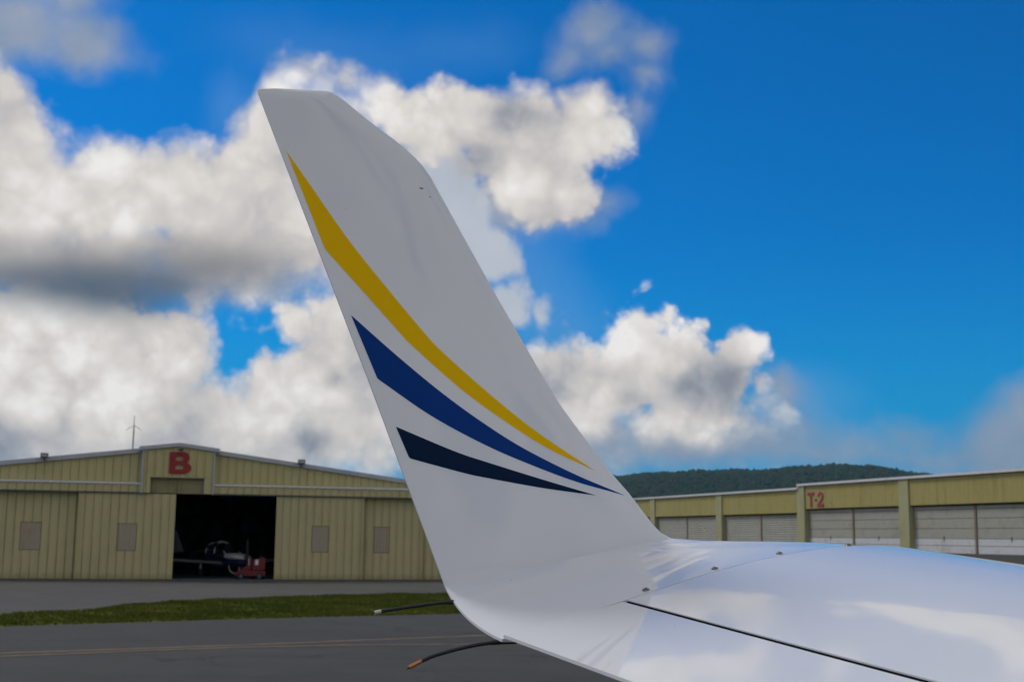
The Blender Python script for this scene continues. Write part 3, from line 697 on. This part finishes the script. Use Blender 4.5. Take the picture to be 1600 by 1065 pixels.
MB().tube([(1.35, -.2, 1.0), (1.38, -.2, 1.10), (1.38, .2, 1.10), (1.35, .2, 1.0)], .02, 8).build('handle', M['rubber'], tug)
MB().tube([(.02, 0, .25), (-.25, 0, .35), (-.34, 0, .62)], .022, 8).build('tow_bar', M['steel'], tug)
for wx in (.30, 1.30):
    for wy in (-.42, .42):
        w_ = MB().lathe([(.05, -.06), (.13, -.06), (.16, -.03), (.16, .03), (.13, .06), (.05, .06)], (wx, wy, .16), 'y', 18).build('wheel', M['rubber'], tug, True)
        MB().lathe([(0, -.065), (.07, -.065), (.08, -.05), (.08, .05), (.07, .065), (0, .065)], (wx, wy, .16), 'y', 14).build('hub', M['lamp'], w_, True)

# ------------------------------------------------------------------ aerial mast behind the hangar
am = 92.0; aa = rad(-16.42)
mast = empty('antenna_mast', (am*math.sin(aa), am*math.cos(aa), 0)); tag(mast, 'thin grey aerial mast with drooping arms behind the hangar roof', 'antenna')
MB().tube([(0, 0, 0), (0, 0, 4), (0, 0, 9.5)], [.10, .075, .05], 8).build('pole', M['mast'], mast)
MB().tube([(0, 0, 9.5), (0, 0, 10.15)], [.035, .018], 6).build('whip', M['mast'], mast)
for k_ in range(4):
    a_ = BA+math.pi*.5*k_; MB().tube([(0, 0, 9.45), (.3*math.cos(a_), .3*math.sin(a_), 9.3), (.52*math.cos(a_), .52*math.sin(a_), 9.1)], [.024, .02, .014], 6).build('arm', M['mast'], mast)

# ------------------------------------------------------------------ row of T-hangars on the right
row = empty('hangar_row', TP, rad(106.7))          # local x runs away from the camera, +y faces the taxiway
tag(row, 'long low mustard hangar row with grey doors and faded red T-2', 'hangar')
cols = [-18.6, -6.2, 6.25, 18.32, 30.9, 43.95, 56.5]
G0 = 0.0; DH = 2.75
def lvl(x): return 0 if x < 18.7 else -.24
for i, cx_ in enumerate(cols):
    z1 = 4.30+lvl(cx_); MB().box(cx_-.5, cx_+.5, -.75, 0, -.12, z1).build('column', M['column'], row, bevel=.015)
for i in range(len(cols)-1):
    a, b = cols[i]+.5, cols[i+1]-.5; L = lvl(a+1); q = a; k_ = 0
    # fascia sheets
    while q < b-.05:
        e = min(q+1.6, b); e = b if b-e < .5 else e
        vs, fs = [], []
        w = np.arange(q, e-.004, .2)
        P_ = [(p, 0 if j % 2 else .012) for j, p in enumerate(list(w)+[e-.004])]
        for p, dd in P_: vs += [(p, -.10+dd, DH+L), (p, -.10+dd, 4.27+L)]
        fs = [(2*j, 2*j+1, 2*j+3, 2*j+2) for j in range(len(P_)-1)]
        m_ = len(vs); vs += [(x, -.15, z) for x, y, z in vs]; fs += [(m_+2*j, m_+2*j+2, m_+2*j+3, m_+2*j+1) for j in range(len(P_)-1)]+[(2*j, 2*j+2, m_+2*j+2, m_+2*j) for j in range(len(P_)-1)]
        mk('fascia_panel', vs, fs, M['mustard'], row); q = e
    MB().box(a, b, -.45, -.175, DH+L-.07, DH+L-.002).build('door_head', M['dark_gap'], row)
    mid = (a+b)/2
    for (p, r_) in ((a+.02, mid-.09), (mid+.09, b-.02)):
        lf = MB().box(p, r_, -.44, -.38, .02, DH+L-.08).build('hangar_door', M['dark_gap'], row)
        if i < 3:
            MB().box((p+r_)/2-.03, (p+r_)/2+.03, -.352, -.32, .70, .98).build('latch', M['rust'], lf)
            lv = [.03, .46, .85, 1.41, 1.96, 2.46, DH+L-.08]
            for z0, z1, mm in zip(lv[:-1], lv[1:], ('door_white', 'door_white', 'door_grey', 'door_grey', 'door_grey', 'door_grey')):
                o = MB().box(p+.01, r_-.01, -.378, -.352, z0+.012, z1-.012).build('door_panel', M[mm], lf, bevel=.006)
        else:
            z = .05; mb = MB(); pts = []
            while z < DH+L-.12: pts += [(z, -.375), (z+.05, -.34), (z+.11, -.34)]; z += .16
            for z_, y_ in pts: mb.v += [(p+.01, y_, z_), (r_-.01, y_, z_)]
            mb.f = [(2*j, 2*j+2, 2*j+3, 2*j+1) for j in range(len(pts)-1)]
            mb.build('ribbed_sheet', M['door_grey'], lf)['kind'] = 'stuff'
    MB().box(mid-.08, mid+.08, -.40, -.30, .0, DH+L-.075).build('door_post', M['rust'], row)
# white roof edges, roof and shell
for a, b, L in ((cols[0]-.5, 18.62, 0), (18.62, cols[-1]+.5, -.24)):
    MB().box(a, b, -.9, .10, 4.30+L, 4.44+L).build('roof_edge', M['white_trim'], row)
    MB().add([(a, -.9, 4.43+L), (b, -.9, 4.43+L), (b, -14, 4.75+L), (a, -14, 4.75+L), (a, -.9, 4.31+L), (b, -.9, 4.31+L), (b, -14, 4.60+L), (a, -14, 4.60+L)],
             [(0, 3, 2, 1), (4, 5, 6, 7), (1, 2, 6, 5), (0, 4, 7, 3), (2, 3, 7, 6)]).build('roof', M['roof'], row)
MB().box(cols[0]-.45, cols[0]-.40, -14, -.76, -.1, 4.29).build('end_wall', M['mustard'], row)
MB().box(cols[-1]+.40, cols[-1]+.45, -14, -.76, -.1, 4.05).build('end_wall', M['mustard'], row)
MB().box(cols[0]-.4, cols[-1]+.4, -14.05, -14, -.1, 4.3).build('rear_wall', M['mustard'], row)
ru_ = np.array([-.6, 0, 1.2, 1.8, 3, 4.5, 6, 8, 10, 12, 14, 16.4]); rt_ = np.arange(-40, 58, 4.0)
vs = []
for t_ in rt_:
    for u_ in ru_:
        p = TP+dT*t_+Vector((-math.cos(TA), -math.sin(TA), 0))*u_; vs.append((p.x, p.y, float(ground_h(p.x, p.y))+(.10 if u_ > 1 else .012)))
q_ = len(ru_); tag(mk('hangar_row_apron', vs, [(i*q_+j, i*q_+j+1, (i+1)*q_+j+1, (i+1)*q_+j) for i in range(len(rt_)-1) for j in range(q_-1)], M['taxiway'], smooth=True), kind='structure')
# faded T-2 on the fascia; it reads from left to right for someone facing the row (x decreases to the right)
def mirror(pts, x0, z0): return [(x0-x, z0+z) for x, z in pts]
ty0, ty1 = -.06, -.083
solid(mirror([(.30, 0), (.55, 0), (.55, .76), (.85, .76), (.85, .98), (0, .98), (0, .76), (.30, .76)], 17.45, 2.86), [], ty0, ty1, 'letter', M['red_old'], row)
solid(mirror([(0, 0), (.2, 0), (.2, .17), (0, .17)], 16.50, 3.23), [], ty0, ty1, 'letter', M['dash'], row)
two = [(0, 0), (.80, 0), (.80, .22), (.34, .22)]+[(.62, .42)]+arc(.42, .70, .38, .30, -20, 180, 12)+[(.26, .66)]+arc(.42, .69, .16, .12, 180, -20, 8)+[(.46, .50), (0, .18)]
solid(mirror(two, 16.22, 2.84), [], ty0, ty1, 'numeral', M['red_old'], row)

# ------------------------------------------------------------------ airplane wing with upswept tip
# local axes: x forward along the chord, y outboard, z up; origin at the outboard rear corner of the aileron
AZW = 62.0
wing = empty('airplane_wing', (-.0084, 1.85, 2.064), rad(90-AZW))
tag(wing, 'glossy white airplane wing ending in an upswept winglet with yellow and blue stripes', 'airplane wing')
P0w = np.array([0, .1942, .0591]); ww = np.array([0, .2588, .9659]); nin = np.array([0, -.9659, .2588])
LEo = [(.4400, .0800), (.4215, .0885), (.4085, .1010), (.3970, .1166), (.370, .1548), (.3392, .1906), (.309, .2302), (.2515, .3128), (.2238, .3640), (.1962, .4193), (.1541, .502), (.1144, .5846), (.0665, .6852), (.0442, .732), (.037, .7439), (.0254, .759), (.014, .7701), (-.0073, .7875), (-.0626, .8239), (-.1048, .8560), (-.1162, .8640), (-.1301, .8710), (-.1478, .8741)]
TOPo = [(-.2675, .8498), (-.2638, .8541), (-.2350, .8612), (-.2035, .8664), (-.1478, .8741)]
lea, leb = np.array([p[0] for p in LEo]), np.array([p[1] for p in LEo])
TEa, TEb = np.array([0, -.1004, -.2675]), np.array([0, .3278, .8498])
def te_a(b): return np.interp(b, TEb, TEa)
def le_a(b): return np.interp(b, leb, lea)
def btop(a): return np.where(a < -.1478, np.interp(a, [p[0] for p in TOPo], [p[1] for p in TOPo]), .8741+(a+.1478)*1.6)
def naca(x): x = np.clip(x, 0, 1); return (.2969*np.sqrt(x)-.126*x-.3516*x**2+.2843*x**3-.1015*x**4)/.1001/1.0
def u_of(a, b): return np.clip((a-te_a(b))/np.maximum(le_a(b)-te_a(b), 1e-4), 0, 1)
def tfac(a, b): return np.sqrt(np.clip((btop(a)-b)/.022, 0, 1))
bb_ = np.linspace(-.2, .95, 461); gk = np.exp(-.5*(np.arange(-60, 61)*.0025/.04)**2); gk /= gk.sum()
les = np.convolve(np.pad(le_a(bb_), 60, mode='edge'), gk, 'valid')
def body(a, b):
    """0..1 fullness of the section: thin at the trailing edge, rolled over at the leading edge"""
    te = te_a(b); u = np.clip((a-te)/np.maximum(np.interp(b, bb_, les)-te, 1e-4), 0, 1)
    x = np.clip((le_a(b)-a)/.075, 0, 1); return np.sin(math.pi/2*np.minimum(u/.72, 1))*np.sqrt(np.clip(1-(1-x)**2, 0, 1))
def h_in(a, b): u = u_of(a, b); return (.0012+.0100*body(a, b))*tfac(a, b)*(u < .99999)
def h_out(a, b): u = u_of(a, b); return (.0014+.0130*body(a, b))*tfac(a, b)*(u < .99999)
def surf(a, b, off=0.0, side=1):
    h = (h_in(a, b)+off) if side > 0 else -(h_out(a, b)+off)
    return P0w+np.array([a, 0, 0])+ww*b+nin*h
NU = 44
us = 1-(1-np.linspace(0, 1, NU))**1.7
us = us/us[-1]
upa = [0, .1, .2042, .2525, .3825, .5133, .6609, .7400, .8059, .90, .96, 1.01, 1.038, 1.05]
upz = [-.007, .0180, .0440, .0565, .0885, .1130, .1278, .1280, .1235, .1080, .0920, .0720, .0530, .0330]
def cub(x, xs_, ys_):
    """monotone-ish cubic through the table"""
    xs_ = np.array(xs_); ys_ = np.array(ys_); m_ = np.gradient(ys_, xs_); i = np.clip(np.searchsorted(xs_, x)-1, 0, len(xs_)-2)
    h = xs_[i+1]-xs_[i]; t_ = (x-xs_[i])/h
    return (2*t_**3-3*t_**2+1)*ys_[i]+(t_**3-2*t_**2+t_)*h*m_[i]+(-2*t_**3+3*t_**2)*ys_[i+1]+(t_**3-t_**2)*h*m_[i+1]
def z_up(a): return cub(a, upa, upz)
loa = [0, .2, .5, .8, .95, 1.02, 1.05]; loz = [-.011, -.018, -.030, -.030, -.016, .006, .033]
def z_lo(a): return cub(a, loa, loz)
p1u = [0, .2, .4, .63, .8, .92, 1]; p1z = [.010, .042, .080, .124, .146, .140, .118]
rows_up, rows_lo = [], []
NV = 18
for j in range(NV):
    v = j/(NV); ru, rl = [], []
    for u in us:
        a0 = 1.05*u; s_ = np.array([a0, .0015, z_up(a0)]); ac, bc = .44*u, .080*u
        c_ = surf(ac, bc); sl = np.array([a0, .0015, z_lo(a0)]); cl = surf(ac, bc, side=-1)
        if u > .9999: sl = s_; cl = c_
        ctl = np.array([a0+(ac-a0)*(.42), c_[1]-.058+.02*u, interp(u, p1u, p1z)])
        q = math.sin(math.pi*min(u, .98)); ctl2 = ctl+np.array([0, .0025+.02*q, -.0035-.045*q])
        if u > .9999: ctl2 = ctl
        q = v*(1+.12*(1-v)); q = v
        ru.append((1-q)**2*s_+2*q*(1-q)*ctl+q*q*c_); rl.append((1-q)**2*sl+2*q*(1-q)*ctl2+q*q*cl)
    rows_up.append(ru); rows_lo.append(rl)
MT = 46
arcl = np.concatenate([[0], np.cumsum(np.hypot(np.diff(lea), np.diff(leb)))]); arcl /= arcl[-1]
tt = np.linspace(0, 1, MT+1); tt = np.sort(np.concatenate([tt[tt < .93], np.linspace(.93, 1, 14)]))
for t_ in tt:
    Ra, Rb = np.interp(t_, arcl, lea), np.interp(t_, arcl, leb); La, Lb = te_a(.8498*t_), .8498*t_
    ru, rl = [], []
    for u in us:
        a, b = La+(Ra-La)*u, Lb+(Rb-Lb)*u
        if t_ > .999: b = float(np.interp(a, [p[0] for p in TOPo], [p[1] for p in TOPo]))
        ru.append(surf(a, b) if u < .9999 else surf(a, b, -h_in(a, b))); rl.append(surf(a, b, side=-1) if u < .9999 else surf(a, b, -h_in(a, b)))
    rows_up.append(ru); rows_lo.append(rl)
nr = len(rows_up); vs = [p for r in rows_up for p in r]+[p for r in rows_lo for p in r]; o2 = nr*NU; fs = []
for j in range(nr-1):
    for i in range(NU-1):
        fs.append((j*NU+i, j*NU+i+1, (j+1)*NU+i+1, (j+1)*NU+i)); fs.append((o2+j*NU+i, o2+(j+1)*NU+i, o2+(j+1)*NU+i+1, o2+j*NU+i+1))
    fs.append((j*NU, (j+1)*NU, o2+(j+1)*NU, o2+j*NU))
for i in range(NU-1):
    fs.append((i, o2+i, o2+i+1, i+1)); q = (nr-1)*NU; fs.append((q+i, q+i+1, o2+q+i+1, o2+q+i))
me = bpy.data.meshes.new('winglet'); me.from_pydata([tuple(map(float, v)) for v in vs], [], fs); me.materials.append(M['white'])
bm = bmesh.new(); bm.from_mesh(me); bmesh.ops.remove_doubles(bm, verts=bm.verts, dist=1e-5); bmesh.ops.recalc_face_normals(bm, faces=bm.faces); bm.to_mesh(me); bm.free()
me.polygons.foreach_set('use_smooth', [True]*len(me.polygons)); me.set_sharp_from_angle(angle=rad(38))
winglet = obj('winglet', me, wing)

# painted swooshes, laid on the inboard face
def catmull(pts, n=12, lock=0):
    """smooth curve; the first `lock` segments stay straight"""
    out = []
    for i in range(len(pts)-1):
        p1, p2 = np.array(pts[i]), np.array(pts[i+1])
        if i < lock: out += [tuple(p1+(p2-p1)*k_/n) for k_ in range(n)]; continue
        p0 = np.array(pts[i-1]) if i > lock else 2*p1-p2; p3 = np.array(pts[i+2]) if i+2 < len(pts) else 2*p2-p1
        for k_ in range(n):
            t_ = k_/n; out.append(tuple(.5*((2*p1)+(-p0+p2)*t_+(2*p0-5*p1+4*p2-p3)*t_**2+(-p0+3*p1-3*p2+p3)*t_**3)))
    return out+[tuple(pts[-1])]
def along(pts, n):
    P_ = np.array(pts); d = np.concatenate([[0], np.cumsum(np.hypot(*np.diff(P_, axis=0).T))]); q = np.linspace(0, d[-1], n)
    return np.stack([np.interp(q, d, P_[:, 0]), np.interp(q, d, P_[:, 1])], -1)
def stripe(up, lo, lock_up, lock_lo, mat, label):
    n = 90; U = along(catmull(up, 12, lock_up), n); L_ = along(catmull(lo, 12, lock_lo), n)
    K = 6; vs = [surf(*(U[i]*(1-k_/K)+L_[i]*(k_/K)), .00035) for i in range(n) for k_ in range(K+1)]
    fs = [(i*(K+1)+k_, (i+1)*(K+1)+k_, (i+1)*(K+1)+k_+1, i*(K+1)+k_+1) for i in range(n-1) for k_ in range(K)]
    o = mk('stripe', vs, fs, mat, winglet, True); bm = bmesh.new(); bm.from_mesh(o.data)
    bmesh.ops.remove_doubles(bm, verts=bm.verts, dist=1e-5); bm.normal_update()
    for f in bm.faces:
        if f.normal.y > 0: f.normal_flip()
    bm.to_mesh(o.data); bm.free(); o['label'] = label
stripe([(-.2219, .7387), (-.1839, .6788), (-.1198, .5789), (-.0551, .4929), (-.0005, .4242), (.0274, .3935), (.0959, .3328), (.1684, .2750), (.2337, .2316), (.2985, .1942)],
       [(-.2219, .7387), (-.1637, .5614), (-.1034, .4909), (-.0432, .4202), (-.0215, .3970), (.0635, .3223), (.1508, .2632), (.2157, .2271), (.2985, .1942)], 0, 1, M['yellow'], 'long yellow swoosh stripe')
stripe([(-.1257, .4461), (-.0528, .3806), (.0199, .3205), (.0891, .2715), (.1631, .2278), (.2625, .1835), (.3532, .1521)],
       [(-.1257, .4461), (-.0876, .3375), (-.0018, .2790), (.0847, .2345), (.1646, .2027), (.2606, .1720), (.3532, .1521)], 0, 1, M['blue'], 'blue swoosh stripe')
stripe([(-.0619, .2570), (.0341, .2193), (.0927, .2015), (.1910, .1750), (.2928, .1499)],
       [(-.0619, .2570), (-.0430, .2047), (.0485, .1825), (.0896, .1749), (.1888, .1603), (.2928, .1499)], 0, 1, M['navy'], 'short navy swoosh stripe')
for a, b, r_ in ((.020, .7003, .0042), (.0359, .6861, .0022), (.2058, .3745, .0013), (-.2183, .7500, .0012)):
    nn = 9; vs = [surf(a, b, .0004)]+[surf(a+r_*math.cos(k_*2*math.pi/nn)*random.uniform(.7, 1.1), b+r_*.35*math.sin(k_*2*math.pi/nn), .0003) for k_ in range(nn)]
    mk('paint_chip', vs, [(0, 1+k_, 1+(k_+1) % nn) for k_ in range(nn)], M['chip'], winglet)

# wing panel, aileron
DIH = .0945
def place(a, y, z): return (a*(1-.028*y) if a > .2 else a, y, z+DIH*y)
NS = 30; sy = [-.0015-(3.6)*(i/(NS-1))**1.5 for i in range(NS)]
HG = .2085
ca = [HG+(1.05-HG)*(1-(1-k_/46)**1.7) for k_ in range(47)]
sec = [(a, z_up(a)) for a in ca]+[(a, z_lo(a)) for a in reversed(ca[:-1])]
sec += [(.150, z_lo(.15)), (.150, z_lo(.15)+.003), (HG, z_lo(HG)+.003)]
rings = [[place(a, y, z) for a, z in sec] for y in sy]
vs, fs = loft(rings, True); wp_ = mk('wing_skin', vs, fs, M['white'], wing, True, 38)
bm = bmesh.new(); bm.from_mesh(wp_.data); bmesh.ops.recalc_face_normals(bm, faces=bm.faces); bm.to_mesh(wp_.data); bm.free()
AL = .2000
aa_ = [AL*k_/14 for k_ in range(15)]
def z_al(a): return z_up(a)+.0070*(1-a/AL)
sec = [(a, z_al(a)) for a in aa_]+[(AL+.001, z_al(AL)-.006)]+[(AL-.004, z_lo(AL)+.008)]+[(a, z_al(0)-.0045+(z_lo(a)+.004-z_al(0)+.0045)*(a/AL)) for a in (AL-.02, .1, 0)]
ya = [-.0035-(3.4)*(i/(NS-1))**1.5 for i in range(NS)]
rings = [[(a, y, z+DIH*y) for a, z in sec] for y in ya]
vs, fs = loft(rings, True); al = mk('aileron', vs, fs, M['white'], wing, True, 30)
bm = bmesh.new(); bm.from_mesh(al.data); bmesh.ops.recalc_face_normals(bm, faces=bm.faces); bm.to_mesh(al.data); bm.free()
# hinge cove, dark behind the gap
cv = [(AL-.028, z_lo(.17)+.006), (HG+.004, z_lo(.2)+.006), (HG+.004, z_up(HG)-.010), (HG+.0015, z_up(HG)-.010), (HG+.0015, z_lo(.2)+.009), (AL-.028, z_lo(.17)+.009)]
vs, fs = loft([[(a, y, z+DIH*y) for a, z in cv] for y in (-.004, -1, -2, -3.4)], True); mk('hinge_cove', vs, fs, M['cove'], wing)
vs, fs = loft([[(a, y, z+DIH*y) for a, z in ((HG-.0012, z_up(HG)-.0012), (HG-.0012, z_lo(.2)+.004), (HG-.0002, z_lo(.2)+.004), (HG-.0002, z_up(HG)-.0012))] for y in (-.004, -1, -2, -3.4)], True)
mk('hinge_cove', vs, fs, M['cove'], wing)
vs, fs = loft([[(a, y, z+DIH*y) for a, z in ((AL+.0012, z_al(AL)-.0025), (AL+.0022, z_al(AL)-.0025), (AL+.0022, z_lo(.2)+.012), (AL+.0012, z_lo(.2)+.012))] for y in (-.004, -1, -2, -3.4)], True)
mk('hinge_cove', vs, fs, M['cove'], al)
# screws just outboard of the skin joint
def up_pt(a, y):
    u = a/1.05; v = min(.98, max(0, y/.16)); j = min(int(v*NV), NV-2); return None
for a in (.2545, .3855, .5160, .6640, .8120):
    i = int(np.argmin([abs(r[0]-a) for r in rows_up[1]])); p = np.array(rows_up[1][i]); p[0] = a
    z = float(np.interp(a, [r[0] for r in rows_up[1]], [r[2] for r in rows_up[1]])); y = float(rows_up[1][i][1])
    sl = (z_up(a+.01)-z_up(a-.01))/.02
    s_ = MB().lathe([(0, .0032), (.0025, .0031), (.0045, .0022), (.0058, .0006), (.0060, -.001), (.0, -.001)], (0, 0, 0), 'z', 20).build('screw', M['screw'], winglet, True, 60)
    s_.location = (a, y-.0005, z); s_.rotation_euler = (0, -math.atan(sl), random.uniform(0, 3))
    MB().box(-.0036, .0036, -.0006, .0006, .0029, .0034).build('slot', M['cove'], s_)
# static wicks
def wick(pts, y, tipmat, nm):
    c_ = catmull([(p[0], p[1]) for p in pts], 8); P_ = [(x, y, z) for x, z in c_]; n = len(P_); cut = int(n*.83)
    rs = [.0036 if i < n*.18 else .0027 for i in range(cut+1)]
    o = MB().tube(P_[:cut+1], rs, 12).build('static_wick', M['rubber'], winglet, True, 50)
    MB().tube(P_[cut:], .00285, 12).build('tip', tipmat, o, True, 50); o['label'] = nm
    e = Vector(P_[-1]); d = (e-Vector(P_[-3])).normalized(); MB().tube([e, e+d*.004], [.0016, .0008], 8).build('point', M['rubber'], o)
wick([(.012, .0365), (-.0185, .0355), (-.0609, .0313), (-.1086, .0254), (-.128, .0225)], .165, M['wicktip_white'], 'static wick with pale tip')
wick([(.030, -.0120), (-.0124, -.0128), (-.0576, -.019), (-.0968, -.0274), (-.1122, -.0325), (-.136, -.0425)], .015, M['wicktip_copper'], 'static wick with copper tip')
